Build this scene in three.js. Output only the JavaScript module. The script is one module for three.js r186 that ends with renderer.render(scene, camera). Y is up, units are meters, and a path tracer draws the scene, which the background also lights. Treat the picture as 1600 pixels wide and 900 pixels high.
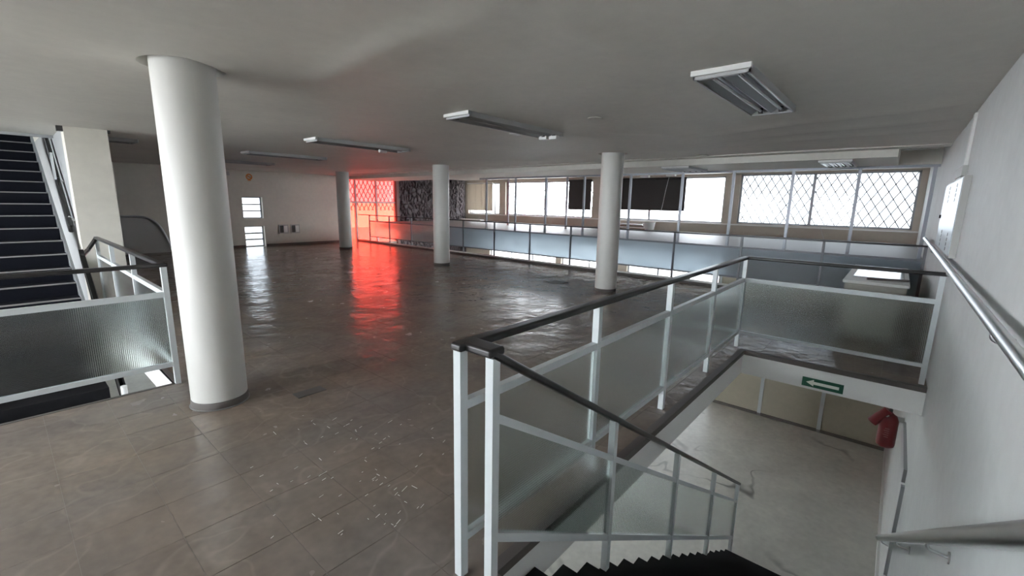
import * as THREE from 'three';
import { mergeGeometries } from 'three/addons/utils/BufferGeometryUtils.js';
import { ImprovedNoise } from 'three/addons/math/ImprovedNoise.js';
import { RoundedBoxGeometry } from 'three/addons/geometries/RoundedBoxGeometry.js';

// ---------------------------------------------------------------- camera, sky, exposure
// Plan axes: u = world +x (along the stair), v = world -z (along the gallery), y up, metres.
const scene = new THREE.Scene();
const EYE = 1.668, YAW = 0.70988, PITCH = 0.18944, ROLL = 0.01796;
const camera = new THREE.PerspectiveCamera(66.02, 1600 / 900, 0.05, 400);
camera.position.set(0, EYE, 0);
camera.lookAt(Math.cos(YAW) * Math.cos(PITCH), EYE - Math.sin(PITCH), -Math.sin(YAW) * Math.cos(PITCH));
camera.rotateZ(ROLL);
scene.background = new THREE.Color().setRGB(7.4, 7.8, 8.3);     // even, bright overcast sky
const renderer = new THREE.WebGLRenderer({ antialias: true });
renderer.toneMapping = THREE.LinearToneMapping;
renderer.toneMappingExposure = 2.4;
renderer.shadowMap.enabled = true;

// ---------------------------------------------------------------- helpers
const rng = (s) => () => { s = (s + 0x6d2b79f5) | 0; let t = Math.imul(s ^ (s >>> 15), 1 | s); t = (t + Math.imul(t ^ (t >>> 7), 61 | t)) ^ t; return ((t ^ (t >>> 14)) >>> 0) / 4294967296; };
const V3 = (u, y, v) => new THREE.Vector3(u, y, -v);
const perlin = new ImprovedNoise();
const sm = (a, b, x) => { const t = Math.min(1, Math.max(0, (x - a) / (b - a))); return t * t * (3 - 2 * t); };
const mixc = (a, b, t) => a + (b - a) * t;

// box between two corners, uv in metres
function bx(u0, u1, y0, y1, v0, v1) {
  const g = new THREE.BoxGeometry(u1 - u0, y1 - y0, v1 - v0);
  g.translate((u0 + u1) / 2, (y0 + y1) / 2, -(v0 + v1) / 2);
  metreUV(g);
  return g;
}
function metreUV(g) {
  const p = g.attributes.position, n = g.attributes.normal, uv = new Float32Array(p.count * 2);
  for (let i = 0; i < p.count; i++) {
    const ax = Math.abs(n.getX(i)), ay = Math.abs(n.getY(i)), az = Math.abs(n.getZ(i));
    let a, b;
    if (ay >= ax && ay >= az) { a = p.getX(i); b = -p.getZ(i); } else if (ax >= az) { a = -p.getZ(i); b = p.getY(i); } else { a = p.getX(i); b = p.getY(i); }
    uv[2 * i] = a; uv[2 * i + 1] = b;
  }
  g.setAttribute('uv', new THREE.BufferAttribute(uv, 2));
  return g;
}
// rectangular bar from A to B (points as [u,y,v]), w = horizontal width, h = height
function bar(A, B, w, h, round = 0) {
  const a = V3(...A), b = V3(...B), d = b.clone().sub(a), L = d.length();
  const g = round ? new RoundedBoxGeometry(w, h, L, 3, round) : new THREE.BoxGeometry(w, h, L);
  d.normalize();
  const right = new THREE.Vector3().crossVectors(Math.abs(d.y) > 0.99 ? new THREE.Vector3(0, 0, 1) : new THREE.Vector3(0, 1, 0), d).normalize();
  const up = new THREE.Vector3().crossVectors(d, right);
  g.applyMatrix4(new THREE.Matrix4().makeBasis(right, up, d));
  g.translate((a.x + b.x) / 2, (a.y + b.y) / 2, (a.z + b.z) / 2);
  return g;
}
function tube(pts, r, seg = 40, sides = 10, tension = 0.5) {
  const c = new THREE.CatmullRomCurve3(pts.map((p) => V3(...p)), false, 'catmullrom', tension);
  return new THREE.TubeGeometry(c, seg, r, sides, false);
}
function rod(A, B, r, sides = 12) {
  const a = V3(...A), b = V3(...B), L = a.distanceTo(b), g = new THREE.CylinderGeometry(r, r, L, sides);
  g.applyQuaternion(new THREE.Quaternion().setFromUnitVectors(new THREE.Vector3(0, 1, 0), b.clone().sub(a).normalize()));
  g.translate((a.x + b.x) / 2, (a.y + b.y) / 2, (a.z + b.z) / 2);
  return g;
}
// prism: polygon of [a,b] extruded along one axis. plane 'vy' (extrude along u) or 'uy' (along v)
function prism(plane, poly, lo, hi) {
  const s = new THREE.Shape(poly.map(([a, b]) => new THREE.Vector2(a, b)));
  const g = new THREE.ExtrudeGeometry(s, { depth: hi - lo, bevelEnabled: false, curveSegments: 12 });
  if (plane === 'uy') g.translate(0, 0, -hi);
  else { g.applyMatrix4(new THREE.Matrix4().set(0, 0, 1, lo, 0, 1, 0, 0, -1, 0, 0, 0, 0, 0, 0, 1)); }
  return metreUV(g);
}
function merge(list) { const l = list.map((g) => (g.index ? g.toNonIndexed() : g)); return list.length > 1 ? mergeGeometries(l.map((g) => { for (const k of Object.keys(g.attributes)) if (!['position', 'normal', 'uv'].includes(k)) g.deleteAttribute(k); return g; })) : list[0]; }

const used = new Map();
function numbered(n) { const k = used.get(n) || 0; used.set(n, k + 1); return k ? `${n}_${String(k).padStart(3, '0')}` : n; }
function shade(m) { m.castShadow = true; m.receiveShadow = true; return m; }
function thing(name, label, category, [u, y, v] = [0, 0, 0], group) {
  const o = new THREE.Group(); o.name = numbered(name); o.position.set(u, y, -v);
  o.userData = { label, category }; if (group) o.userData.group = group;
  scene.add(o); return o;
}
function part(o, name, geo, mat, label) {          // geo in world coordinates
  const w = new THREE.Vector3(); let q = o; while (q && q !== scene) { w.add(q.position); q = q.parent; }
  const g = Array.isArray(geo) ? merge(geo) : geo;
  g.translate(-w.x, -w.y, -w.z);
  const m = shade(new THREE.Mesh(g, mat)); m.name = name; if (label) m.userData.label = label;
  o.add(m); return m;
}
function one(name, label, category, geo, mat, group) {
  const g = Array.isArray(geo) ? merge(geo) : geo;
  g.computeBoundingBox(); const c = g.boundingBox.getCenter(new THREE.Vector3()); c.y = g.boundingBox.min.y;
  g.translate(-c.x, -c.y, -c.z);
  const m = shade(new THREE.Mesh(g, mat)); m.name = numbered(name); m.position.copy(c); m.userData = { label, category };
  if (group) m.userData.group = group; scene.add(m); return m;
}
function struct(name, geo, mat, label, category) {
  const m = shade(new THREE.Mesh(Array.isArray(geo) ? merge(geo) : geo, mat)); m.name = name; m.userData = { kind: 'structure', label, category };
  scene.add(m); return m;
}
function structGroup(name, label, category) { const o = new THREE.Group(); o.name = name; o.userData = { kind: 'structure', label, category }; scene.add(o); return o; }
// rectangle [a0,a1]x[b0,b1] minus holes -> list of rectangles
function rects(a0, a1, b0, b1, holes) {
  let out = [[a0, a1, b0, b1]];
  for (const [h0, h1, k0, k1] of holes) {
    const nx = [];
    for (const [p0, p1, q0, q1] of out) {
      if (h1 <= p0 || h0 >= p1 || k1 <= q0 || k0 >= q1) { nx.push([p0, p1, q0, q1]); continue; }
      if (h0 > p0) nx.push([p0, h0, q0, q1]);
      if (h1 < p1) nx.push([h1, p1, q0, q1]);
      const c0 = Math.max(p0, h0), c1 = Math.min(p1, h1);
      if (k0 > q0) nx.push([c0, c1, q0, k0]);
      if (k1 < q1) nx.push([c0, c1, k1, q1]);
    }
    out = nx;
  }
  return out.filter(([p0, p1, q0, q1]) => p1 - p0 > 0.004 && q1 - q0 > 0.004);
}

// ---------------------------------------------------------------- textures
function dataTex(n, f, srgb, repeat) {
  const d = new Uint8Array(n * n * 4);
  for (let j = 0; j < n; j++) for (let i = 0; i < n; i++) { const c = f(i / n, j / n), o = (j * n + i) * 4; d[o] = c[0]; d[o + 1] = c[1]; d[o + 2] = c[2]; d[o + 3] = 255; }
  const t = new THREE.DataTexture(d, n, n); t.magFilter = THREE.LinearFilter; t.minFilter = THREE.LinearMipmapLinearFilter; t.generateMipmaps = true;
  t.wrapS = t.wrapT = THREE.RepeatWrapping; if (srgb) t.colorSpace = THREE.SRGBColorSpace; t.repeat.set(repeat, repeat); t.needsUpdate = true; return t;
}
// tileable fractal noise on [0,1)^2: blends four shifted copies
function tnoise(x, y, freq, oct, seed) {
  const raw = (a, b) => { let s = 0, w = 1, f = freq, t = 0; for (let k = 0; k < oct; k++) { s += w * perlin.noise(a * f + seed, b * f + seed * 1.7, seed * 0.37 + k * 3.1); t += w; w *= 0.5; f *= 2; } return s / t; };
  const fx = sm(0.8, 1, x), fy = sm(0.8, 1, y);
  return mixc(mixc(raw(x, y), raw(x - 1, y), fx), mixc(raw(x, y - 1), raw(x - 1, y - 1), fx), fy);
}
const cl = (x) => Math.max(0, Math.min(255, Math.round(x)));
const floorColor = dataTex(1024, (x, y) => {
  const a = tnoise(x, y, 3, 4, 1.3), b = tnoise(x, y, 14, 3, 7.7), c = tnoise(x, y, 60, 2, 3.1);
  const swirl = Math.abs(tnoise(x + 0.05 * a, y, 5, 3, 11.3)); const line = sm(0.03, 0.0, swirl) * 9;
  const k = 1 + 0.13 * a + 0.1 * b + 0.07 * c, w = 6 * tnoise(x, y, 4, 2, 21);
  return [cl(128 * k + line + w), cl(118 * k + line), cl(109 * k + line - w)];
}, true, 1 / 3.1);
const floorBump = dataTex(1024, (x, y) => {
  const a = tnoise(x, y, 5, 2, 5.2), b = tnoise(x, y, 22, 2, 9.4), c = tnoise(x, y, 70, 2, 2.2);
  const g = cl(128 + 100 * a + 48 * b + 4 * c); return [g, g, g];
}, false, 1 / 2.3);
const floorRough = dataTex(512, (x, y) => { const a = tnoise(x, y, 6, 4, 15.1), b = tnoise(x, y, 40, 2, 4.4); const g = cl(52 + 30 * a + 16 * b); return [g, g, g]; }, false, 1 / 2.7);
const plasterColor = dataTex(512, (x, y) => { const a = tnoise(x, y, 4, 4, 31), b = tnoise(x, y, 30, 3, 8); const k = 1 + 0.05 * a + 0.03 * b; return [cl(240 * k), cl(240 * k), cl(238 * k)]; }, true, 1 / 3.3);
const plasterBump = dataTex(512, (x, y) => { const g = cl(128 + 90 * tnoise(x, y, 12, 4, 3.7)); return [g, g, g]; }, false, 1 / 1.9);
const lowerColor = dataTex(1024, (x, y) => {
  const warp = tnoise(x, y, 4, 3, 2.1); const r = Math.abs(tnoise(x + 0.12 * warp, y + 0.2 * warp, 3, 3, 6.6));
  const streak = sm(0.035, 0, r) * sm(-0.1, 0.25, tnoise(x, y, 3, 2, 12.5)), cloud = tnoise(x, y, 6, 4, 19), fine = tnoise(x, y, 50, 2, 1.1);
  const k = 1 + 0.11 * cloud + 0.06 * fine - 0.42 * streak; return [cl(206 * k), cl(205 * k), cl(197 * k)];
}, true, 1 / 4.2);
const stoneColor = dataTex(512, (x, y) => { const a = tnoise(x, y, 24, 4, 6.1), b = tnoise(x, y, 90, 2, 13); const k = 1 + 0.5 * a + 0.35 * b; return [cl(82 * k), cl(74 * k), cl(76 * k)]; }, true, 1 / 1.3);
const glassDust = dataTex(512, (x, y) => { const a = tnoise(x, y, 5, 4, 17.3), b = tnoise(x, y, 40, 2, 8.8); const g = cl(172 + 70 * a + 26 * b); return [g, g, g]; }, false, 1 / 0.9);
const weave = dataTex(256, (x, y) => { const g = cl(128 + 60 * Math.sin(x * Math.PI * 2 * 24) + 55 * Math.sin(y * Math.PI * 2 * 24)); return [g, g, g]; }, false, 1 / 0.3);

// ---------------------------------------------------------------- materials
const std = (r, g, b, rough, metal = 0, extra = {}) => new THREE.MeshPhysicalMaterial({ color: new THREE.Color().setRGB(r, g, b), roughness: rough, metalness: metal, side: THREE.DoubleSide, ...extra });
const M = {
  tile: [[1, 1, 1], [0.955, 0.955, 0.96], [1.04, 1.03, 1.02]].map(([r, g, b]) => std(r, g, b, 1, 0, { map: floorColor, roughnessMap: floorRough, bumpMap: floorBump, bumpScale: 0.019, specularIntensity: 1 })),
  grout: std(0.24, 0.22, 0.20, 0.8),
  wall: std(0.77, 0.80, 0.805, 0.62, 0, { map: plasterColor, bumpMap: plasterBump, bumpScale: 0.002 }),
  wallCream: std(0.78, 0.75, 0.68, 0.7, 0, { map: plasterColor, bumpMap: plasterBump, bumpScale: 0.002 }),
  beige: std(0.60, 0.54, 0.465, 0.7, 0, { map: plasterColor }),
  ceiling: std(0.75, 0.73, 0.68, 0.6, 0, { map: plasterColor, bumpMap: plasterBump, bumpScale: 0.003 }),
  white: std(0.82, 0.82, 0.80, 0.5),
  column: std(0.80, 0.79, 0.76, 0.5, 0, { map: plasterColor, bumpMap: plasterBump, bumpScale: 0.0015 }),
  band: std(0.14, 0.125, 0.115, 0.6),
  rail: std(0.60, 0.64, 0.65, 0.38),
  black: std(0.022, 0.021, 0.021, 0.3),
  edge: std(0.10, 0.088, 0.08, 0.55),
  frameGrey: std(0.20, 0.21, 0.23, 0.45),
  slimPost: std(0.34, 0.36, 0.40, 0.35, 0.2),
  platform: std(0.20, 0.185, 0.175, 0.5),
  lowPanel: std(0.52, 0.48, 0.38, 0.65, 0, { map: plasterColor }),
  fitting: std(0.48, 0.49, 0.49, 0.45),
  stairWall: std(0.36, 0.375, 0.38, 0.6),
  stringer: std(0.26, 0.275, 0.285, 0.45),
  steel: std(0.62, 0.63, 0.63, 0.28, 1),
  alu: std(0.55, 0.57, 0.59, 0.35, 0.7),
  rubber: std(0.012, 0.012, 0.014, 0.8, 0, { specularIntensity: 0.3 }),
  navy: std(0.007, 0.008, 0.012, 0.85, 0, { specularIntensity: 0.2 }),
  nosing: std(0.24, 0.235, 0.23, 0.55),
  lower: std(1, 1, 1, 0.5, 0, { map: lowerColor }),
  stone: std(1, 1, 1, 0.55, 0, { map: stoneColor }),
  frost: std(0.235, 0.285, 0.325, 0.6, 0, { transmission: 0.78, thickness: 0.006, ior: 1.5, roughnessMap: glassDust }),
  wired: std(0.86, 0.93, 0.91, 0.17, 0, { transmission: 1, thickness: 0.006, ior: 1.5, bumpMap: weave, bumpScale: 0.0004 }),
  pane: std(1, 1, 1, 0.02, 0, { transmission: 1, thickness: 0, ior: 1.5 }),
  paneDimmed: std(0.45, 0.465, 0.475, 0.1, 0, { transmission: 1, thickness: 0, ior: 1.5 }),  // grey tint added in the glass colour to dim the sky behind it
  paneHalfDimmed: std(0.74, 0.75, 0.76, 0.08, 0, { transmission: 1, thickness: 0, ior: 1.5 }),  // weaker grey tint, added to dim window brightness less
  redLow: std(0.66, 0.18, 0.135, 0.3, 0, { transmission: 1, thickness: 0, ior: 1.5 }),
  redHigh: std(0.62, 0.165, 0.150, 0.2, 0, { transmission: 1, thickness: 0, ior: 1.5 }),
  winFrame: std(0.34, 0.35, 0.37, 0.45, 0.3),
  redFrame: std(0.16, 0.055, 0.045, 0.5),
  grille: std(0.12, 0.12, 0.12, 0.6),
  blind: std(0.045, 0.043, 0.042, 0.9),
  slat: std(0.55, 0.50, 0.43, 0.8, 0, { transmission: 0.25, thickness: 0 }),
  reflector: std(0.40, 0.42, 0.43, 0.3, 0.85),
  tubeGlass: std(0.55, 0.57, 0.57, 0.25),
  holder: std(0.05, 0.05, 0.05, 0.5),
  cabinet: std(0.46, 0.45, 0.40, 0.5),
  panelBox: std(0.60, 0.66, 0.70, 0.3, 0.25),
  greyBox: std(0.48, 0.48, 0.46, 0.5),
  green: std(0.01, 0.10, 0.055, 0.5),
  signWhite: std(0.82, 0.85, 0.76, 0.5),
  red: std(0.20, 0.004, 0.010, 0.4, 0, { clearcoat: 0.4 }),
  wood: std(0.30, 0.23, 0.17, 0.7),
  orange: std(0.72, 0.25, 0.05, 0.6),
  ground: std(0.40, 0.39, 0.37, 0.9),
  chip: std(0.85, 0.83, 0.78, 0.7),
  print: std(0.42, 0.16, 0.17, 0.6),
  plate: std(0.075, 0.068, 0.062, 0.5),
};

// ---------------------------------------------------------------- levels and plan
const H = 2.6, LOW = -3.06, SLAB = -0.28, VL = 16.95, VR = -0.419, UG = 9.909, UW = 15.93, UB = -4.4, TOP = 2.95;
const VI = 1.297, U1 = 5.724, HR = 1.1, VF = 4.778, UL = 0.908;
const WELL = [1.30, U1 - 0.11, VR, VI - 0.11];                 // right stairwell [u0,u1,v0,v1]
const LW1 = [-1.3, 0.885, 4.80, 7.5], LW2 = [0.66, 0.885, 7.5, 8.6];
const HOLE = [-1.4, 0.8, 10.5, VL];                             // opening in the ceiling over the upward flight

// ---------------------------------------------------------------- ground and shell
struct('ground', bx(-60, 80, LOW - 0.7, LOW - 0.5, -60, 80), M.ground, 'pale paved ground outside the windows', 'ground');
struct('floor_lower', bx(UB - 0.2, UW + 0.3, LOW - 0.4, LOW, VR - 0.2, VL + 0.2), M.lower, 'pale streaked floor of the lower storey', 'floor');
struct('wall_right', bx(UB - 0.2, UW + 0.3, LOW, TOP, VR - 0.22, VR), M.wall, 'plain white wall along the stairwell', 'wall');

// left wall with two small windows; the lower storey has its own openings below
const smallWin = [[5.60, 6.24, 0.985, 1.715], [5.60, 6.24, 0.0, 0.715]];
const lowWinV = [[2.0, 2.45, -2.6, -0.9], [4.6, 7.6, -2.2, -0.8]];
struct('wall_left', rects(UB - 0.2, 9.02, LOW, TOP, [...smallWin, ...lowWinV]).map(([a, b, c, d]) => bx(a, b, c, d, VL, VL + 0.22)), M.wallCream, 'cream wall at the far left with two small windows', 'wall');
struct('baseboard_left', [bx(1.0, 5.58, 0, 0.075, VL - 0.015, VL), bx(6.26, 9.02, 0, 0.075, VL - 0.015, VL)], M.band, 'dark brown baseboard under the cream wall', 'baseboard');

// window wall across the gallery
const farWins = [[14.6, 16.72, 1.12, 2.6], [9.5, 14.2, 1.12, 2.62], [4.5, 9.1, 1.12, 2.66], [-0.28, 4.05, 1.14, 2.70]];
const lowFarWins = [[11.2, 15.2, -2.4, 0.1], [8.2, 10.9, -2.4, 0.1], [4.2, 7.8, -2.4, 0.1], [0.3, 3.6, -2.4, 0.1]];
struct('wall_far', rects(VR, VL, LOW, TOP, [...farWins, ...lowFarWins]).map(([a, b, c, d]) => bx(UW, UW + 0.26, c, d, a, b)), M.beige, 'beige wall with a long row of windows across the gallery', 'wall');
// window wall behind the viewer
const backWins = [[2.2, 5.4, 0.45, 2.5], [5.7, 8.9, 0.45, 2.5], [9.2, 12.4, 0.45, 2.5], [12.7, 15.9, 0.45, 2.5]];
const lowBackWins = [[-0.3, 2.0, -3.0, -0.3]];
struct('wall_back', rects(VR, VL, LOW, TOP, [...backWins, ...lowBackWins]).map(([a, b, c, d]) => bx(UB - 0.22, UB, c, d, a, b)), M.wall, 'white wall with windows behind the viewer', 'wall');

// floor slab with its wells, tiles on top
const floor = structGroup('floor', 'worn grey-brown tiled floor of the hall', 'floor');
{
  const slab = rects(UB, UG + 0.04, VR, VL, [WELL, LW1, LW2]);
  const s = shade(new THREE.Mesh(merge(slab.map(([a, b, c, d]) => bx(a, b, SLAB, -0.006, c, d))), M.white)); s.name = 'slab'; floor.add(s);
  const gr = shade(new THREE.Mesh(merge(slab.map(([a, b, c, d]) => bx(a, b, -0.006, -0.0022, c, d))), M.grout)); gr.name = 'tile_bed'; floor.add(gr);
  const r = rng(5), T = 0.365, cells = [];
  for (let i = Math.floor((UB - 1.145) / T); 1.145 + i * T < UG - 0.1; i++) for (let j = Math.floor((VR - 1.75) / T); 1.75 + j * T < VL; j++) {
    const g = 0.0007 + (i === 1 || i === 2 || i === -1 || i === -2 ? 0.0007 : 0);
    const a = Math.max(UB, 1.145 + i * T + g), b = Math.min(UG - 0.1, 1.145 + (i + 1) * T - g), c = Math.max(VR, 1.75 + j * T + g), d = Math.min(VL, 1.75 + (j + 1) * T - g);
    if (b - a < 0.01 || d - c < 0.01) continue;
    for (const q of rects(a, b, c, d, [WELL, LW1, LW2])) {
      const cu = (q[0] + q[1]) / 2, cv = (q[2] + q[3]) / 2, p = V3(cu, 0, cv).project(cameraReady());
      const seen = Math.abs(p.x) < 1.05 && Math.abs(p.y) < 1.05 && p.z < 1, dist = Math.hypot(cu, EYE, cv);
      cells.push({ q, seen, size: seen ? (q[1] - q[0]) * (q[3] - q[2]) / dist ** 3 : 0, tilt: [0, 0, 0, 0].map(() => (r() - 0.5) * 0.0009), m: Math.floor(r() * 3) });
    }
  }
  cells.sort((a, b) => b.size - a.size);
  const tileGeo = ({ q, tilt }) => {
    const g = bx(q[0], q[1], -0.004, 0, q[2], q[3]), p = g.attributes.position;
    for (let k = 0; k < p.count; k++) if (p.getY(k) > -0.001) p.setY(k, tilt[(p.getX(k) > (q[0] + q[1]) / 2 ? 1 : 0) + (-p.getZ(k) > (q[2] + q[3]) / 2 ? 2 : 0)]);
    return g;
  };
  cells.forEach((c, k) => { if (k < 300) { const m = shade(new THREE.Mesh(tileGeo(c), M.tile[c.m])); m.name = 'floor_tile'; floor.add(m); } });
  const rest = shade(new THREE.Mesh(merge(cells.slice(300).map(tileGeo)), M.tile[0])); rest.name = 'floor_tiles'; rest.userData.kind = 'stuff'; floor.add(rest);
}
function cameraReady() { camera.updateMatrixWorld(true); camera.updateProjectionMatrix(); return camera; }

// dark edging of the stairwell
struct('trim_1', [bx(1.27, WELL[1] + 0.05, -0.045, 0.006, WELL[3] - 0.012, WELL[3] + 0.045), bx(WELL[1] - 0.012, WELL[1] + 0.045, -0.045, 0.006, VR, WELL[3] + 0.045)], M.edge, 'dark edging strip round the stairwell opening', 'edging');
struct('trim_2', [bx(-1.3, 0.93, -0.03, 0.005, 4.77, 4.80), bx(0.885, 0.925, -0.03, 0.005, 4.77, 8.6)], M.edge, 'dark edging strip round the stair opening by the columns', 'edging');

// ceiling: uneven painted sheets, pierced by two columns and by the upward stair
const COLS = [[1.049, 4.101, 0.2], [7.934, 14.495, 0.212], [7.769, 9.19, 0.212], [7.728, 4.212, 0.207]];
function sag(u, v) {
  let y = 0.012 * perlin.noise(u * 0.45 + 3, v * 0.5, 1.7) + 0.006 * perlin.noise(u * 1.3, v * 1.1 + 9, 4.2) + 0.0022 * perlin.noise(u * 3.7, v * 3.1, 8.1);
  const crease = (a0, b0, a1, b1, h, w) => {
    const du = a1 - a0, dv = b1 - b0, L = Math.hypot(du, dv), t = ((u - a0) * du + (v - b0) * dv) / (L * L), s = ((u - a0) * dv - (v - b0) * du) / L;
    const end = sm(-0.15, 0.1, t) * sm(1.15, 0.9, t); return -2.1 * h * end * Math.exp(-Math.abs(s + 0.03 * Math.sin(t * 9)) / w);
  };
  y += crease(1.766, 3.7, 1.72, 1.6, 0.017, 0.06) + crease(1.95, 3.6, 1.9, 2.2, 0.007, 0.05) + crease(1.1, 3.9, 1.75, 3.78, 0.012, 0.12) + crease(2.1, 1.47, 3.0, 1.38, 0.008, 0.1);
  y += crease(6.3, 2.3, 5.7, -0.2, 0.02, 0.12) + crease(6.9, 2.6, 6.5, -0.3, 0.018, 0.14) + crease(7.6, 3.2, 7.2, -0.3, 0.016, 0.16) + crease(5.2, 3.0, 6.3, 2.2, 0.012, 0.12) + crease(3.2, 2.7, 3.3, 2.1, 0.006, 0.08);
  y += crease(6.2, 9.0, 8.8, 5.0, 0.014, 0.18) + crease(4.5, 14, 8.8, 11, 0.012, 0.2);
  return y;
}
{
  const pos = [], idx = [], key = new Map(), D = 0.1, u0 = UB, v0 = -0.5, nu = 136, nv = 175;
  const at = (i, j) => { const k = i * 1000 + j; if (!key.has(k)) { const u = u0 + i * D, v = v0 + j * D; key.set(k, pos.length / 3); pos.push(u, H + sag(u, v), -v); } return key.get(k); };
  const rings = [COLS[0], COLS[3]].map(([cu, cv, r]) => ({ cu, cv, r: r + 0.065, i0: Math.round((cu - 0.45 - u0) / D), i1: Math.round((cu + 0.45 - u0) / D), j0: Math.round((cv - 0.45 - v0) / D), j1: Math.round((cv + 0.45 - v0) / D) }));
  const hi = [Math.round((HOLE[0] - u0) / D), Math.round((HOLE[1] - u0) / D), Math.round((HOLE[2] - v0) / D)];
  for (let i = 0; i < nu; i++) for (let j = 0; j < nv; j++) {
    if (i >= hi[0] && i < hi[1] && j >= hi[2]) continue;
    if (rings.some((g) => i >= g.i0 && i < g.i1 && j >= g.j0 && j < g.j1)) continue;
    const a = at(i, j), b = at(i + 1, j), c = at(i + 1, j + 1), d = at(i, j + 1);
    idx.push(a, c, b, a, d, c);
  }
  for (const g of rings) {
    const loop = [];
    for (let i = g.i0; i < g.i1; i++) loop.push([i, g.j0]); for (let j = g.j0; j < g.j1; j++) loop.push([g.i1, j]);
    for (let i = g.i1; i > g.i0; i--) loop.push([i, g.j1]); for (let j = g.j1; j > g.j0; j--) loop.push([g.i0, j]);
    const inner = loop.map(([i, j]) => { const u = u0 + i * D - g.cu, v = v0 + j * D - g.cv, l = Math.hypot(u, v), uu = g.cu + u / l * g.r, vv = g.cv + v / l * g.r; const k = pos.length / 3; for (const y of [H + sag(uu, vv), H + sag(uu, vv), H + 0.1]) pos.push(uu, y, -vv); return k; });
    for (let k = 0; k < loop.length; k++) {
      const n = (k + 1) % loop.length, a = at(...loop[k]), b = at(...loop[n]);
      idx.push(a, inner[n], b, a, inner[k], inner[n], inner[k] + 1, inner[k] + 2, inner[n] + 2, inner[k] + 1, inner[n] + 2, inner[n] + 1);
    }
  }
  const g = new THREE.BufferGeometry(); g.setAttribute('position', new THREE.Float32BufferAttribute(pos, 3)); g.setIndex(idx); g.computeVertexNormals();
  const uv = new Float32Array(pos.length / 3 * 2); for (let k = 0; k < pos.length / 3; k++) { uv[2 * k] = pos[3 * k]; uv[2 * k + 1] = pos[3 * k + 2]; }
  g.setAttribute('uv', new THREE.BufferAttribute(uv, 2));
  struct('ceiling', g, M.ceiling, 'uneven off-white painted ceiling with creases', 'ceiling');
}
struct('roof_slab', rects(UB - 0.2, UW + 0.3, VR - 0.2, VL + 0.2, [[HOLE[0], HOLE[1], HOLE[2], VL]]).map(([a, b, c, d]) => bx(a, b, 2.78, TOP, c, d)), M.ceiling, 'slab above the ceiling', 'ceiling');
struct('trim_3', [bx(9.2, 10.98, 2.47, 2.72, 0.15, VL), bx(10.86, 10.98, 2.47, 2.72, VR, 0.15), bx(8.9, 9.22, 2.585, 2.72, VR, VL)], M.ceiling, 'lowered ceiling strip above the gallery railing', 'ceiling');
struct('ceiling_far', bx(10.9, UW, 2.74, 2.79, VR, VL), M.ceiling, 'ceiling over the far platform by the windows', 'ceiling');

// stair enclosure going up to the next storey
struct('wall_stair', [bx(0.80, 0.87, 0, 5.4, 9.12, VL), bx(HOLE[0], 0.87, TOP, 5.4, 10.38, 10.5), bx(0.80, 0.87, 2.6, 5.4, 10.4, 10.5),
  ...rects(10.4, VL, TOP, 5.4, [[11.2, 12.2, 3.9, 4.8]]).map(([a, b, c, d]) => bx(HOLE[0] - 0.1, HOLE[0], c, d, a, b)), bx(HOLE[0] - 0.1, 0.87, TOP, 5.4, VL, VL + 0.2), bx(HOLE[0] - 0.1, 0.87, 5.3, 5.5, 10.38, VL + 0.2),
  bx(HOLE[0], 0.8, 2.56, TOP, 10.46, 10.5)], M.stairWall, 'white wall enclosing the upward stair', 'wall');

// far platform and lower partition wall
struct('floor_platform', bx(10.98, UW, 0.50, 0.78, VR, VL - 0.02), M.platform, 'grey raised floor of the platform beside the windows', 'floor');
struct('trim_4', bx(UW - 0.06, UW, 1.08, 1.12, VR, VL - 0.3), M.white, 'white sill under the row of windows', 'sill');
const lowWall = structGroup('wall_lower', 'beige panelled partition on the lower storey', 'wall');
for (const [a, b] of [[VR, 0.71], [0.71, 1.86], [1.86, 3.0]]) { const m = shade(new THREE.Mesh(bx(11.03, 11.07, LOW, 0.5, a + 0.012, b - 0.012), M.lowPanel)); m.name = 'panel'; lowWall.add(m); }
for (const a of [0.71, 1.86, 3.0]) { const m = shade(new THREE.Mesh(bx(11.0, 11.08, LOW, 0.5, a - 0.035, a + 0.035), M.rail)); m.name = 'post'; lowWall.add(m); }
{ const m = shade(new THREE.Mesh(bx(11.0, 11.03, LOW, LOW + 0.06, VR, 3.03), M.band)); m.name = 'baseboard'; lowWall.add(m); }

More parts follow.
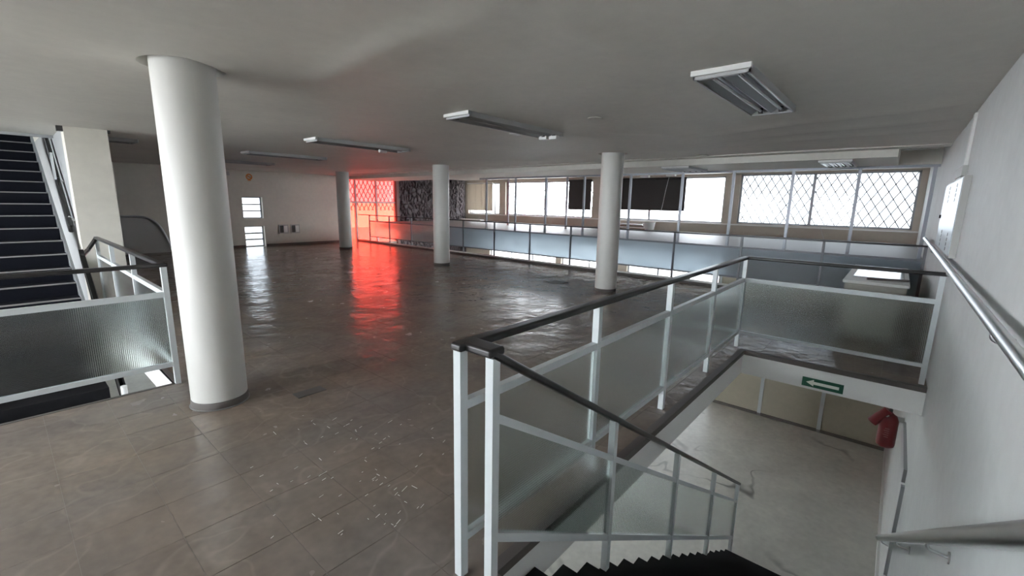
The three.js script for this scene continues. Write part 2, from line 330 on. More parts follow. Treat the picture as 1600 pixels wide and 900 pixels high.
// stone wall and red glazing beyond the gallery
{
  const r = rng(77), pos = [], idx = [], nu = 120, ny = 110, u0 = 11.86, u1 = UW, y0 = LOW, y1 = 2.72;
  const pts = []; for (let k = 0; k < 900; k++) pts.push([u0 + r() * (u1 - u0), y0 + r() * (y1 - y0), r()]);
  const B = 0.4, bins = new Map(); pts.forEach((p) => { const k = Math.floor(p[0] / B) + ',' + Math.floor(p[1] / B); if (!bins.has(k)) bins.set(k, []); bins.get(k).push(p); });
  const relief = (u, y) => { let d1 = 9, d2 = 9, h = 0; const i = Math.floor(u / B), j = Math.floor(y / B); for (let a = -1; a < 2; a++) for (let b = -1; b < 2; b++) for (const p of bins.get((i + a) + ',' + (j + b)) || []) { const d = Math.hypot((u - p[0]) * 1.5, y - p[1]); if (d < d1) { d2 = d1; d1 = d; h = p[2]; } else if (d < d2) d2 = d; } return 0.03 + 0.05 * h * sm(0, 0.05, d2 - d1) + 0.05 * sm(0, 0.12, d2 - d1); };
  for (let i = 0; i <= nu; i++) for (let j = 0; j <= ny; j++) { const u = u0 + (u1 - u0) * i / nu, y = y0 + (y1 - y0) * j / ny; pos.push(u, y, -(VL + 0.05 - relief(u, y))); }
  for (let i = 0; i < nu; i++) for (let j = 0; j < ny; j++) { const a = i * (ny + 1) + j, b = a + ny + 1; idx.push(a, b, b + 1, a, b + 1, a + 1); }
  let g = new THREE.BufferGeometry(); g.setAttribute('position', new THREE.Float32BufferAttribute(pos, 3)); g.setIndex(idx); g = g.toNonIndexed(); g.computeVertexNormals(); metreUV(g);
  const wall = struct('wall_stone', [bx(u0 - 0.02, UW + 0.26, LOW, TOP, VL + 0.06, VL + 0.25), g], M.stone, 'dark rough stone-clad wall beside the red glazing', 'wall');
}
struct('trim_5', bx(11.74, 11.88, LOW, 2.75, VL - 0.06, VL + 0.15), M.redFrame, 'dark red upright between red glazing and stone wall', 'trim');
struct('wall_left_lower', bx(9.02, 11.88, LOW, -0.1, VL, VL + 0.22), M.wallCream, 'wall under the red glazing', 'wall');
{
  const w = structGroup('window_1', 'tall red-tinted glazing beyond the gallery', 'window');
  const add = (n, g, m) => { const x = shade(new THREE.Mesh(g, m)); x.name = n; w.add(x); };
  const us = [9.05, 9.83, 10.80, 11.74];
  for (let k = 0; k < 3; k++) { add('pane', bx(us[k] + 0.02, us[k + 1] - 0.02, 1.62, 2.68, VL + 0.07, VL + 0.075), M.redHigh); add('pane', bx(us[k] + 0.02, us[k + 1] - 0.02, -0.1, 1.56, VL + 0.07, VL + 0.075), M.redLow); }
  for (const u of us) add('mullion', bx(u - 0.03, u + 0.03, -0.1, 2.72, VL + 0.02, VL + 0.12), M.winFrame);
  add('transom', bx(9.05, 11.74, 1.56, 1.62, VL + 0.01, VL + 0.12), M.winFrame);
  add('transom', bx(9.05, 11.74, 2.66, 2.76, VL + 0.01, VL + 0.12), M.winFrame);
  add('transom', bx(9.05, 11.74, -0.3, -0.1, VL + 0.01, VL + 0.12), M.winFrame);
}
// diamond lattice: thin bars along two diagonals inside [a0,a1]x[b0,b1]; place(a,b) gives [u,y,v]
function lattice(a0, a1, b0, b1, w, h, t, place) {
  const out = [];
  for (const s of [1, -1]) for (let c = -30; c < 40; c++) {
    const k = s * h / w, base = b0 + c * h + (s < 0 ? (a1 - a0) * h / w : 0);
    let p = a0, q = a1; const aAt = (b) => a0 + (b - base) / k;
    const e = [aAt(b0), aAt(b1)].sort((x, y) => x - y); p = Math.max(p, e[0]); q = Math.min(q, e[1]);
    if (q - p < 0.02) continue;
    out.push(bar(place(p, base + k * (p - a0)), place(q, base + k * (q - a0)), t, t));
  }
  return out;
}
one('window_grille', 'diamond security lattice outside the red glazing', 'grille', lattice(9.05, 11.74, 1.25, 2.7, 0.2, 0.36, 0.022, (a, b) => [a, b, VL + 0.2]), M.grille);

// small louvred windows in the left wall
smallWin.forEach(([a, b, c, d], k) => {
  const w = structGroup(`window_${k + 2}`, k ? 'lower small louvred window in the cream wall at floor level' : 'upper small louvred window in the cream wall', 'window');
  const add = (n, g, m) => { const x = shade(new THREE.Mesh(g, m)); x.name = n; w.add(x); };
  const f = 0.035;
  add('frame', merge([bx(a, a + f, c, d, VL + 0.14, VL + 0.2), bx(b - f, b, c, d, VL + 0.14, VL + 0.2), bx(a, b, c, c + f, VL + 0.14, VL + 0.2), bx(a, b, d - f, d, VL + 0.14, VL + 0.2)]), M.winFrame);
  for (let i = 0; i < 3; i++) add('pane', bx(a + f, b - f, c + f + i * (d - c - 2 * f) / 3, c + f + (i + 1) * (d - c - 2 * f) / 3, VL + 0.168, VL + 0.172), M.paneDimmed);
  for (let i = 1; i < 3; i++) { const y = c + f + i * (d - c - 2 * f) / 3; add('glazing_bar', bx(a + f, b - f, y - 0.022, y + 0.022, VL + 0.14, VL + 0.19), M.winFrame); }
});
// windows of the far wall
const farNames = ['window with closed vertical blinds next to the stone wall', 'wide window behind the thin partition posts', 'wide window half covered by a dark roller blind', 'wide latticed window nearest the right wall'];
farWins.forEach(([a, b, c, d], k) => {
  const w = structGroup(`window_${k + 4}`, farNames[k], 'window');
  const add = (n, g, m) => { const x = shade(new THREE.Mesh(g, m)); x.name = n; w.add(x); };
  const f = 0.05, mid = k === 0 ? 14.95 : k === 1 ? 11.85 : k === 2 ? 7.1 : 2.05, u0 = UW + 0.1, u1 = UW + 0.16;
  add('frame', merge([bx(u0, u1, c, d, a, a + f), bx(u0, u1, c, d, b - f, b), bx(u0, u1, c, c + f, a, b), bx(u0, u1, d - f, d, a, b)]), M.winFrame);
  add('mullion', bx(u0 - 0.01, u1, c, d, mid - 0.035, mid + 0.035), M.winFrame);
  add('pane', bx(u0 + 0.028, u0 + 0.032, c + f, d - f, a + f, mid - 0.03), [M.pane, M.pane, M.paneHalfDimmed, M.paneDimmed][k]);
  add('pane', bx(u0 + 0.028, u0 + 0.032, c + f, d - f, mid + 0.03, b - f), [M.pane, M.pane, M.paneHalfDimmed, M.paneDimmed][k]);
});
one('window_grille', 'diamond security lattice outside the window nearest the right wall', 'grille', lattice(-0.28, 4.05, 1.14, 2.7, 0.24, 0.40, 0.024, (a, b) => [UW + 0.22, b, a]), M.grille);
one('window_grille', 'diamond security lattice outside the window behind the thin posts', 'grille', lattice(9.5, 14.2, 1.12, 2.62, 0.24, 0.40, 0.018, (a, b) => [UW + 0.22, b, a]), M.grille);
// lower and rear windows: plain frames with panes
function plainWindow(n, label, g4, axis, at, glass = M.pane) {
  const [a, b, c, d] = g4, f = 0.05, w = structGroup(n, label, 'window');
  const add = (nm, g, m) => { const x = shade(new THREE.Mesh(g, m)); x.name = nm; w.add(x); };
  const q = (a0, a1, y0, y1, t) => (axis === 'u' ? bx(at, at + t, y0, y1, a0, a1) : bx(a0, a1, y0, y1, at, at + t));
  add('frame', merge([q(a, a + f, c, d, 0.06), q(b - f, b, c, d, 0.06), q(a, b, c, c + f, 0.06), q(a, b, d - f, d, 0.06)]), M.winFrame);
  const n2 = Math.max(1, Math.round((b - a) / 1.3));
  for (let i = 0; i < n2; i++) add('pane', q(a + f + i * (b - a - 2 * f) / n2, a + f + (i + 1) * (b - a - 2 * f) / n2, c + f, d - f, 0.004), glass);
  for (let i = 1; i < n2; i++) { const x = a + f + i * (b - a - 2 * f) / n2; add('mullion', q(x - 0.025, x + 0.025, c, d, 0.06), M.winFrame); }
}
let wn = 8;
lowFarWins.forEach((g, k) => plainWindow(`window_${wn++}`, `lower-storey window below the platform, number ${k + 1} from the stone wall`, g, 'u', UW + 0.1, k > 1 ? M.paneHalfDimmed : M.pane));
lowWinV.forEach((g, k) => plainWindow(`window_${wn++}`, k ? 'wide lower-storey window under the cream wall' : 'narrow lower-storey window under the cream wall', g, 'v', VL + 0.1, M.paneDimmed));
backWins.forEach((g, k) => plainWindow(`window_${wn++}`, `window behind the viewer, number ${k + 1} from the right wall`, g, 'u', UB - 0.12));
lowBackWins.forEach((g, k) => plainWindow(`window_${wn++}`, `lower-storey window behind the viewer, number ${k + 1} from the right wall`, g, 'u', UB - 0.12));

// ---------------------------------------------------------------- columns
const colLabels = ['thick white round column nearest the viewer, by the stair opening', 'white round column farthest away, in front of the red glazing', 'white round column in the middle distance before the stone wall', 'white round column behind the black stairwell handrail'];
COLS.forEach(([cu, cv, r], k) => {
  const t = thing('round_column', colLabels[k], 'column', [cu, 0, cv], 'round columns of the hall');
  const cyl = (r0, y0, y1, seg = 56) => { const g = new THREE.CylinderGeometry(r0, r0, y1 - y0, seg, 1, true); g.translate(cu, (y0 + y1) / 2, -cv); const uv = g.attributes.uv; for (let i = 0; i < uv.count; i++) uv.setXY(i, uv.getX(i) * 6.28 * r0, uv.getY(i) * (y1 - y0)); return g; };
  const prof = [[r - 0.004, 0.058], [r, 0.066], [r, 1.3], [r, 2.74]].map(([x, y]) => new THREE.Vector2(x, y));
  const sh = new THREE.LatheGeometry(prof, 64); sh.translate(cu, 0, -cv); part(t, 'shaft', sh, M.column);
  const bp = [[0.01, 0.002], [r + 0.002, 0.002], [r + 0.005, 0.01], [r + 0.005, 0.05], [r - 0.002, 0.06]].map(([x, y]) => new THREE.Vector2(x, y));
  const b = new THREE.LatheGeometry(bp, 64); b.translate(cu, 0, -cv); part(t, 'base_band', b, M.band, 'dark brown base band');
  if (k === 0) { const rp = [[r + 0.004, 0.001], [r + 0.016, 0.001], [r + 0.014, 0.005], [r + 0.004, 0.007]].map(([x, y]) => new THREE.Vector2(x, y)); const q = new THREE.LatheGeometry(rp, 64); q.translate(cu, 0, -cv); part(t, 'sealant_bead', q, M.nosing, 'pale sealant bead'); }
});
{
  const t = thing('rectangular_pillar', 'flat white rectangular pillar beside the upward stair', 'pillar', [1.0, 0, 9.0]);
  part(t, 'shaft', bx(0.785, 1.245, 0, 2.74, 8.86, 9.16), M.wallCream);
  part(t, 'fixing_block', bx(0.72, 0.785, 2.53, 2.61, 8.86, 8.95), M.holder, 'dark block at the top corner');
  part(t, 'fixing_block', bx(1.245, 1.28, 2.56, 2.61, 8.86, 8.95), M.holder, 'dark block at the top corner');
}

// ---------------------------------------------------------------- guard rail of the right stairwell
const glassT = 0.006;
{
  const t = thing('stairwell_guardrail', 'grey metal guardrail with frosted glass and black handrail round the stairwell', 'railing', [3.4, 0, VI]);
  const P = 0.021, us = [1.19, 2.31, 3.45, 4.585, U1];
  us.forEach((u) => part(t, 'post', bx(u - P, u + P, 0.001, HR - 0.03, VI - P, VI + P), M.rail));
  part(t, 'post', bx(U1 - P, U1 + P, 0.001, HR - 0.03, VR + 0.02, VR + 0.02 + 2 * P), M.rail);
  part(t, 'handrail', [bar([1.16, HR - 0.014, VI], [U1 + 0.028, HR - 0.014, VI], 0.066, 0.036, 0.013), bar([U1, HR - 0.014, VI + 0.028], [U1, HR - 0.014, VR + 0.005], 0.066, 0.036, 0.013)], M.black);
  for (let k = 0; k < 4; k++) {
    const a = us[k] + P, b = us[k + 1] - P;
    part(t, 'mid_rail', bx(a, b, 0.805, 0.845, VI - 0.018, VI + 0.018), M.rail);
    part(t, 'bottom_rail', bx(a, b, 0.17, 0.205, VI - 0.018, VI + 0.018), M.rail);
    part(t, 'glass_panel', bx(a, b, 0.205, 0.805, VI - glassT / 2, VI + glassT / 2), M.wired);
  }
  part(t, 'mid_rail', bx(U1 - 0.018, U1 + 0.018, 0.80, 0.845, VR + 0.06, VI - P), M.rail);
  part(t, 'bottom_rail', bx(U1 - 0.018, U1 + 0.018, 0.17, 0.205, VR + 0.06, VI - P), M.rail);
  part(t, 'glass_panel', bx(U1 - glassT / 2, U1 + glassT / 2, 0.205, 0.80, VR + 0.06, VI - P), M.wired);
}
// descending balustrade of the stair
const S0 = 1.30, RUN = 0.27, RISE = 0.17, SL = RISE / RUN, nose = (u) => -SL * (u - S0);
{
  const v = 1.155, t = thing('stair_balustrade', 'sloping balustrade with glass panels beside the downward stair', 'railing', [3.6, -1.5, v]);
  const us = [1.235, 2.33, 3.55, 4.80, 6.06], top = (u) => HR - 0.03 - SL * (u - 1.235), P = 0.021;
  us.forEach((u, k) => part(t, 'post', bx(u - P, u + P, k === 0 ? 0.001 : Math.max(LOW, nose(u) - RISE + 0.01), top(u) - 0.01, v - P, v + P), M.rail));
  part(t, 'handrail', [bar([1.235, HR - 0.014, VI + 0.02], [1.235, HR - 0.014, v - 0.028], 0.092, 0.037, 0.013), bar([1.215, top(1.235) + 0.016, v], [6.1, top(6.1) + 0.004, v], 0.058, 0.036, 0.012)], M.black);
  for (let k = 0; k < 4; k++) {
    const a = us[k] + P, b = us[k + 1] - P, f = (d) => [[a, top(a) - d], [b, top(b) - d]];
    const sl = (d0, d1, w) => prism('uy', [[a, top(a) - d1], [b, top(b) - d1], [b, top(b) - d0], [a, top(a) - d0]], v - w, v + w);
    part(t, 'mid_rail', sl(0.245, 0.285, 0.018), M.rail);
    part(t, 'bottom_rail', sl(0.80, 0.845, 0.018), M.rail);
    part(t, 'glass_panel', sl(0.285, 0.80, glassT / 2), M.wired);
  }
}
// stair down
{
  const t = thing('downward_stair', 'dark rubber-covered stair going down beside the white wall', 'stair', [3.6, LOW, 0.4]);
  for (let k = 0; k < 17; k++) {
    const u = S0 + k * RUN, y = -RISE * (k + 1), lo = Math.max(LOW, y - 0.17);
    const s = part(t, 'step', prism('uy', [[u - 0.002, lo + (lo === LOW ? 0 : 0.03)], [u + RUN, lo], [u + RUN + 0.02, y - 0.03], [u + RUN + 0.02, y], [u - 0.002, y]], VR + 0.01, 1.178), M.rubber);
  }
  part(t, 'stringer', prism('uy', [[S0, -0.05], [S0 + 17 * RUN, LOW + 0.02], [S0 + 17 * RUN - 0.4, LOW + 0.005], [S0, -0.45]], VR + 0.3, 0.95), M.white);
}

// ---------------------------------------------------------------- gallery railing
{
  const t = thing('gallery_railing', 'long grey railing with frosted glass panels along the gallery edge', 'railing', [UG, 0, 8]);
  const P = 0.02, vs = []; for (let k = 0; k < 13; k++) vs.push(-0.39 + k * 1.3785);
  part(t, 'kerb', bx(UG - 0.1, UG + 0.02, 0, 0.045, VR, VL), M.edge, 'dark kerb');
  part(t, 'kerb_cap', bx(UG - 0.06, UG + 0.04, 0.045, 0.075, VR, VL), M.white, 'white kerb cap');
  vs.forEach((v) => part(t, 'post', bx(UG - P, UG + P, 0.075, HR - 0.02, v - P, v + P), M.frameGrey));
  part(t, 'handrail', bar([UG, HR - 0.01, VR + 0.01], [UG, HR - 0.01, VL - 0.01], 0.05, 0.03, 0.01), M.black);
  for (let k = 0; k < 12; k++) {
    const a = vs[k] + P, b = vs[k + 1] - P;
    part(t, 'mid_rail', bx(UG - 0.017, UG + 0.017, 0.835, 0.875, a, b), M.frameGrey);
    part(t, 'bottom_rail', bx(UG - 0.017, UG + 0.017, 0.225, 0.255, a, b), M.frameGrey);
    part(t, 'glass_panel', bx(UG - glassT / 2, UG + glassT / 2, 0.255, 0.835, a, b), k >= 9 ? M.wired : M.frost);
  }
}
// thin posts of the far partition
{
  const t = thing('partition_frame', 'row of slim metal posts standing on the far platform edge', 'partition', [11.03, 0.78, 6]);
  const vs = [-0.36, 0.70, 1.80, 2.95, 4.10, 5.45, 6.85, 8.2, 9.4, 10.7];
  vs.forEach((v) => { part(t, 'post', bx(11.01, 11.06, 0.78, 2.47, v - 0.027, v + 0.027), M.slimPost); });
  part(t, 'head_rail', bx(11.0, 11.07, 2.43, 2.475, VR, 11), M.slimPost);
}
{
  const t = thing('partition_frame', 'group of pale slim posts deeper on the platform near the windows', 'partition', [13.6, 0.78, 10]);
  [11.95, 10.1, 9.15].forEach((v) => part(t, 'post', bx(13.55, 13.61, 0.78, 2.74, v - 0.03, v + 0.03), M.slimPost));
}

// ---------------------------------------------------------------- blinds and things on the platform
for (const [a, b, y, label] of [[9.53, 10.62, 1.46, 'narrow dark roller blind half lowered, left of the pier'], [5.76, 9.05, 1.51, 'wide dark roller blind half lowered behind the column']]) {
  const t = thing('roller_blind', label, 'blind', [UW - 0.04, y, (a + b) / 2], 'dark roller blinds');
  part(t, 'fabric', bx(UW - 0.045, UW - 0.04, y, 2.62, a, b), M.blind);
  part(t, 'roller', rod([UW - 0.05, 2.63, a], [UW - 0.05, 2.63, b], 0.03), M.blind);
  part(t, 'hem_bar', bx(UW - 0.052, UW - 0.034, y - 0.02, y + 0.01, a, b), M.blind);
}
{
  const t = thing('vertical_blind', 'beige vertical slat blind next to the stone wall', 'blind', [UW - 0.05, 1.25, 15.8]);
  part(t, 'head_rail', bx(UW - 0.08, UW - 0.02, 2.56, 2.61, 14.98, 16.72), M.white);
  const r = rng(9);
  for (let k = 0; k < 19; k++) { const v = 15.02 + k * 0.09, g = bx(-0.001, 0.001, 1.27, 2.56, -0.047, 0.047); g.rotateY(0.25 + (r() - 0.5) * 0.3); g.translate(UW - 0.05, 0, -v); part(t, 'slat', g, M.slat); }
}
{
  const t = thing('plastic_tub', 'white plastic tub tipped on the platform below the dark blind', 'tub', [15.3, 0.78, 6.72]);
  const g = new THREE.LatheGeometry([[0.001, 0], [0.15, 0], [0.22, 0.26], [0.235, 0.27], [0.225, 0.28], [0.205, 0.265], [0.14, 0.015], [0.001, 0.012]].map(([x, y]) => new THREE.Vector2(x, y)), 28);
  g.scale(1, 0.95, 1); g.rotateX(-0.12); g.translate(15.3, 0.8, -6.72); part(t, 'bowl', g, M.white);
}
for (let k = 0; k < 4; k++) one('timber_plank', ['bottom', 'second', 'third', 'top'][k] + ' plank of the low timber stack under the dark blind', 'plank', bar([15.6 + 0.02 * k, 0.805 + k * 0.051, 8.3 - 0.1 * k], [15.62 - 0.01 * k, 0.805 + k * 0.051, 7.0 + 0.03 * k], 0.2, 0.045), k % 2 ? M.white : M.wood, 'timber stacked below the window');
one('white_board', 'long white board lying on the platform by the stone wall', 'board', bar([15.45, 0.82, 16.7], [15.4, 0.82, 15.2], 0.25, 0.06), M.white);
for (const [u, v, label] of [[14.6, 6.7, 'small white emergency light hanging over the platform, left one'], [14.2, 5.65, 'small white emergency light over the platform, right one'], [13.8, 13.3, 'small white emergency light near the vertical blind']]) {
  const t = thing('emergency_light', label, 'light', [u, 2.62, v], 'emergency lights over the platform');
  part(t, 'housing', new RoundedBoxGeometry(0.14, 0.08, 0.3, 2, 0.02).translate(u, 2.63, -v), M.white);
  part(t, 'bracket', bx(u - 0.02, u + 0.02, 2.66, 2.74, v - 0.05, v + 0.05), M.greyBox);
}
one('hanging_cable', 'thin grey cable hanging slack in front of the dark blind', 'cable', tube([[15.8, 2.7, 6.35], [15.82, 2.2, 6.45], [15.85, 1.6, 6.55], [15.8, 1.4, 6.6]], 0.008, 24, 6), M.alu);
one('hanging_cable', 'thin cable hanging beside the latticed window', 'cable', tube([[15.85, 2.2, 1.95], [15.86, 1.7, 1.88], [15.85, 1.2, 1.75], [15.8, 0.79, 1.6]], 0.006, 24, 6), M.alu);

// ---------------------------------------------------------------- ceiling lights
function ceilingLight(vc, label, u0, u1, opts = {}) {
  const w = opts.w || 0.37, y1 = opts.y || 2.6, y0 = y1 - 0.055, a = vc - w / 2, b = vc + w / 2;
  const t = thing('ceiling_light', label, 'light', [(u0 + u1) / 2, y0, vc], opts.group || 'fluorescent fittings of the hall');
  part(t, 'frame', [bx(u0, u0 + 0.03, y0, y1 + 0.02, a, b), bx(u1 - 0.03, u1, y0, y1 + 0.02, a, b), bx(u0, u1, y0, y1 + 0.02, a, a + 0.012), bx(u0, u1, y0, y1 + 0.02, b - 0.012, b), ], M.fitting);
  part(t, 'end_plate', bx(u0 - 0.03, u0, y0 + 0.02, y1 + 0.01, a - 0.01, b + 0.01), M.white);
  part(t, 'end_plate', bx(u1, u1 + 0.012, y0 + 0.01, y1 + 0.01, a, b), M.white);
  part(t, 'tray', bx(u0 + 0.03, u1 - 0.03, y1 - 0.004, y1 + 0.02, a + 0.012, b - 0.012), M.reflector);
  const n = opts.n || 2, pitch = (w - 0.03) / n;
  for (let k = 0; k < n; k++) {
    const c = a + 0.015 + pitch * (k + 0.5);
    for (const s of [-1, 1]) part(t, 'reflector', prism('vy', [[c + s * 0.02, y1 - 0.005], [c + s * pitch * 0.49, y0 + 0.006], [c + s * pitch * 0.49, y1 - 0.005]], u0 + 0.03, u1 - 0.06), M.reflector);
    if (!opts.noTubes) {
      part(t, 'tube', rod([u0 + 0.07, y1 - 0.028, c], [u1 - 0.10, y1 - 0.028, c], 0.013, 12), M.tubeGlass);
      for (const q of [u0 + 0.045, u1 - 0.10]) part(t, 'lamp_holder', bx(q, q + 0.03, y1 - 0.05, y1, c - 0.018, c + 0.018), M.holder);
    }
  }
  return t;
}
ceilingLight(1.06, 'open twin-tube ceiling fitting nearest the right wall', 3.38, 5.02);
const l2 = ceilingLight(3.70, 'damaged twin-tube ceiling fitting, second from the right wall', 3.37, 5.08);
for (const q of [[5.0, 5.1, 2.52, 2.56, 3.74, 3.86], [4.98, 5.06, 2.51, 2.55, 3.56, 3.68], [4.5, 4.66, 2.54, 2.546, 3.87, 3.96]]) part(l2, 'broken_cover', bx(...q), M.white, 'broken white end piece');
const l3 = ceilingLight(7.05, 'twin-tube ceiling fitting with a loose starter, third from the right wall', 3.38, 5.1, { noTubes: true });
part(l3, 'starter', rod([4.62, 2.53, 7.12], [4.76, 2.53, 7.12], 0.03), M.white, 'loose white starter');
ceilingLight(10.15, 'twin-tube ceiling fitting, fourth from the right wall', 3.5, 5.1);
ceilingLight(13.0, 'twin-tube ceiling fitting nearest the cream wall', 3.4, 5.1);
ceilingLight(10.0, 'ceiling fitting between the pillar and the large column', 0.95, 1.75, { noTubes: true });
const gs = 'louvred fittings in the lowered ceiling strip';
ceilingLight(3.65, 'louvred fitting in the lowered strip above the gallery railing, left one', 9.35, 10.5, { w: 0.55, y: 2.475, n: 4, group: gs });
ceilingLight(0.95, 'louvred fitting in the lowered strip nearest the right wall', 9.35, 10.5, { w: 0.45, y: 2.475, n: 4, group: gs });
one('ceiling_rose', 'small round cover plate on the ceiling', 'cover plate', new THREE.CylinderGeometry(0.075, 0.085, 0.012, 32).translate(4.45, 2.593, -2.67), M.ceiling);
one('ceiling_rose', 'small round cover plate above the gallery railing', 'cover plate', new THREE.CylinderGeometry(0.1, 0.11, 0.012, 32).translate(8.7, 2.583, -2.9), M.ceiling);

// ---------------------------------------------------------------- right wall fittings
function wallRail(name, label, pts, r, brackets) {
  const t = thing(name, label, 'handrail', [pts[0][0], pts[0][1], pts[0][2]]);
  for (let k = 0; k + 1 < pts.length; k++) part(t, 'tube', rod(pts[k], pts[k + 1], r, 18), M.steel);
  for (const [u, y] of brackets) part(t, 'bracket', [tube([[u, y - r * 0.6, pts[0][2]], [u, y - 0.06, pts[0][2] - 0.01], [u, y - 0.07, VR]], 0.008, 14, 8), rod([u, y - 0.07, VR], [u, y - 0.07, VR + 0.008], 0.03, 16)], M.steel);
}
wallRail('wall_handrail', 'straight steel handrail on the white wall at floor height of the hall', [[-1.5, 1.205, -0.349], [9.86, 1.222, -0.349]], 0.024, [[0.4, 1.205], [2.62, 1.21], [5.0, 1.213], [7.6, 1.218]]);
const hrail = (u) => 0.86 - SL * (u - 1.59);
wallRail('wall_handrail', 'sloping steel handrail on the white wall following the stair down', [[0.9, hrail(0.9), -0.33], [6.38, hrail(6.38), -0.33]], 0.034, [[1.4, hrail(1.4)], [2.9, hrail(2.9)], [4.4, hrail(4.4)], [5.9, hrail(5.9)]]);
{
  const t = thing('electrical_panel', 'grey metal electrical cabinet with vent holes on the white wall', 'electrical panel', [6.5, 1.25, -0.4]);
  const v1 = -0.366, v0 = VR + 0.001;
  part(t, 'box', bx(5.5, 7.5, 1.255, 1.97, v0, v1 - 0.006), M.greyBox);
  part(t, 'cover', bx(5.53, 7.47, 1.27, 1.955, v1 - 0.006, v1), M.panelBox);
  for (const u of [5.95, 6.75]) for (const y0 of [1.31, 1.77]) for (let k = 0; k < 4; k++) part(t, 'vent', rod([u, y0 + k * 0.045, v1 - 0.004], [u, y0 + k * 0.045, v1 + 0.002], 0.018, 10), M.holder);
  part(t, 'lock', rod([7.4, 1.6, v1], [7.4, 1.6, v1 + 0.015], 0.02, 12), M.holder);
}
{
  const t = thing('cable_trunking', 'narrow white cable trunking with a junction box above the electrical cabinet', 'trunking', [6.3, 1.98, -0.4]);
  part(t, 'junction_box', bx(6.0, 6.7, 1.995, 2.09, VR + 0.001, VR + 0.04), M.greyBox);
  part(t, 'trunking', bx(6.1, 6.24, 2.09, 2.57, VR + 0.001, VR + 0.022), M.white);
  part(t, 'connector', bx(6.2, 6.6, 1.972, 1.995, VR + 0.001, VR + 0.03), M.white);
}
{
  const t = thing('storage_cabinet', 'low beige cabinet with white top standing by the gallery railing and wall', 'cabinet', [8.3, 0, 0.12]);
  part(t, 'body', bx(7.3, 9.4, 0.001, 0.715, -0.19, 0.44), M.cabinet);
  part(t, 'top', bx(7.26, 9.42, 0.715, 0.75, -0.21, 0.46), M.white);
  part(t, 'front_panel', bx(7.285, 7.3, 0.05, 0.69, -0.15, 0.40), M.cabinet);
  part(t, 'handle', bx(7.275, 7.286, 0.56, 0.585, 0.02, 0.16), M.band, 'dark slot handle');
}
one('metal_bar', 'dark metal bar lying across the white cabinet top', 'bar', bar([7.5, 0.765, 0.22], [7.65, 0.765, -0.2], 0.03, 0.028), M.band);
one('glass_sheet', 'sheet of glass lying on the white cabinet top', 'glass', bx(7.75, 9.3, 0.751, 0.759, -0.16, 0.38), std(0.7, 0.8, 0.84, 0.08));
one('dark_box', 'small dark box on the floor between cabinet and wall', 'box', bx(7.0, 7.25, 0.001, 0.52, -0.33, -0.24), M.band);

// exit arrow on the slab face
{
  const u = WELL[1] - 0.002, t = thing('arrow_sign', 'green sign with a white arrow on the edge of the floor slab', 'sign', [u, -0.25, 0.385]);
  const a = 0.203, b = 0.572, y0 = -0.25, y1 = -0.15;
  part(t, 'plate', bx(u - 0.006, u, y0, y1, a, b), M.green);
  const s = [[0.535, -0.2], [0.465, -0.163], [0.465, -0.184], [0.24, -0.184], [0.24, -0.216], [0.465, -0.216], [0.465, -0.237]];
  part(t, 'arrow', prism('vy', s, u - 0.0085, u - 0.006), M.signWhite, 'white arrow');
}
// fire extinguisher on the lower wall
{
  const u = 7.75, v = -0.27, y0 = -1.58, t = thing('fire_extinguisher', 'red fire extinguisher hanging on the lower stairwell wall', 'extinguisher', [u, y0, v]);
  const lathe = (pr) => { const g = new THREE.LatheGeometry(pr.map(([x, y]) => new THREE.Vector2(x, y)), 32); g.translate(u, y0, -v); return g; };
  part(t, 'cylinder', lathe([[0.001, 0.01], [0.07, 0], [0.098, 0.02], [0.104, 0.05], [0.104, 0.40], [0.085, 0.455], [0.04, 0.485], [0.028, 0.50], [0.001, 0.50]]), M.red);
  part(t, 'valve', [rod([u, y0 + 0.5, v], [u, y0 + 0.55, v], 0.022), bx(u - 0.06, u + 0.03, y0 + 0.545, y0 + 0.565, v - 0.012, v + 0.012)], M.holder);
  part(t, 'hose_horn', (() => { const g = new THREE.CylinderGeometry(0.055, 0.062, 0.32, 16); g.scale(1.05, 0.85, 1.05); g.rotateX(0.6); g.translate(u - 0.03, y0 + 0.43, -(v + 0.1)); return g; })(), M.red, 'red sleeve hanging to one side');
  part(t, 'gauge', rod([u - 0.06, y0 + 0.47, v + 0.03], [u - 0.075, y0 + 0.475, v + 0.035], 0.022, 14), M.chip);
  for (let k = 0; k < 5; k++) part(t, 'print_line', bx(u - 0.1065, u - 0.101, y0 + 0.17 + k * 0.03, y0 + 0.18 + k * 0.03, v - 0.015, v + 0.03 + 0.01 * (k % 2)), M.print, 'pale printed line');
  part(t, 'wall_hook', bx(u - 0.02, u + 0.02, y0 + 0.40, y0 + 0.47, VR, v - 0.08), M.steel);
}
one('metal_strip', 'narrow bright metal corner strip on the wall behind the extinguisher', 'metal strip', [bx(5.9, 7.3, -1.15, -1.0, VR, VR + 0.03), bar([5.62, -1.05, VR + 0.03], [5.58, -2.05, VR + 0.03], 0.05, 0.03)], M.alu);
struct('baseboard_right', [bx(6.2, 11.0, LOW, LOW + 0.09, VR, VR + 0.03)], M.white, 'white baseboard of the lower stairwell wall', 'baseboard');

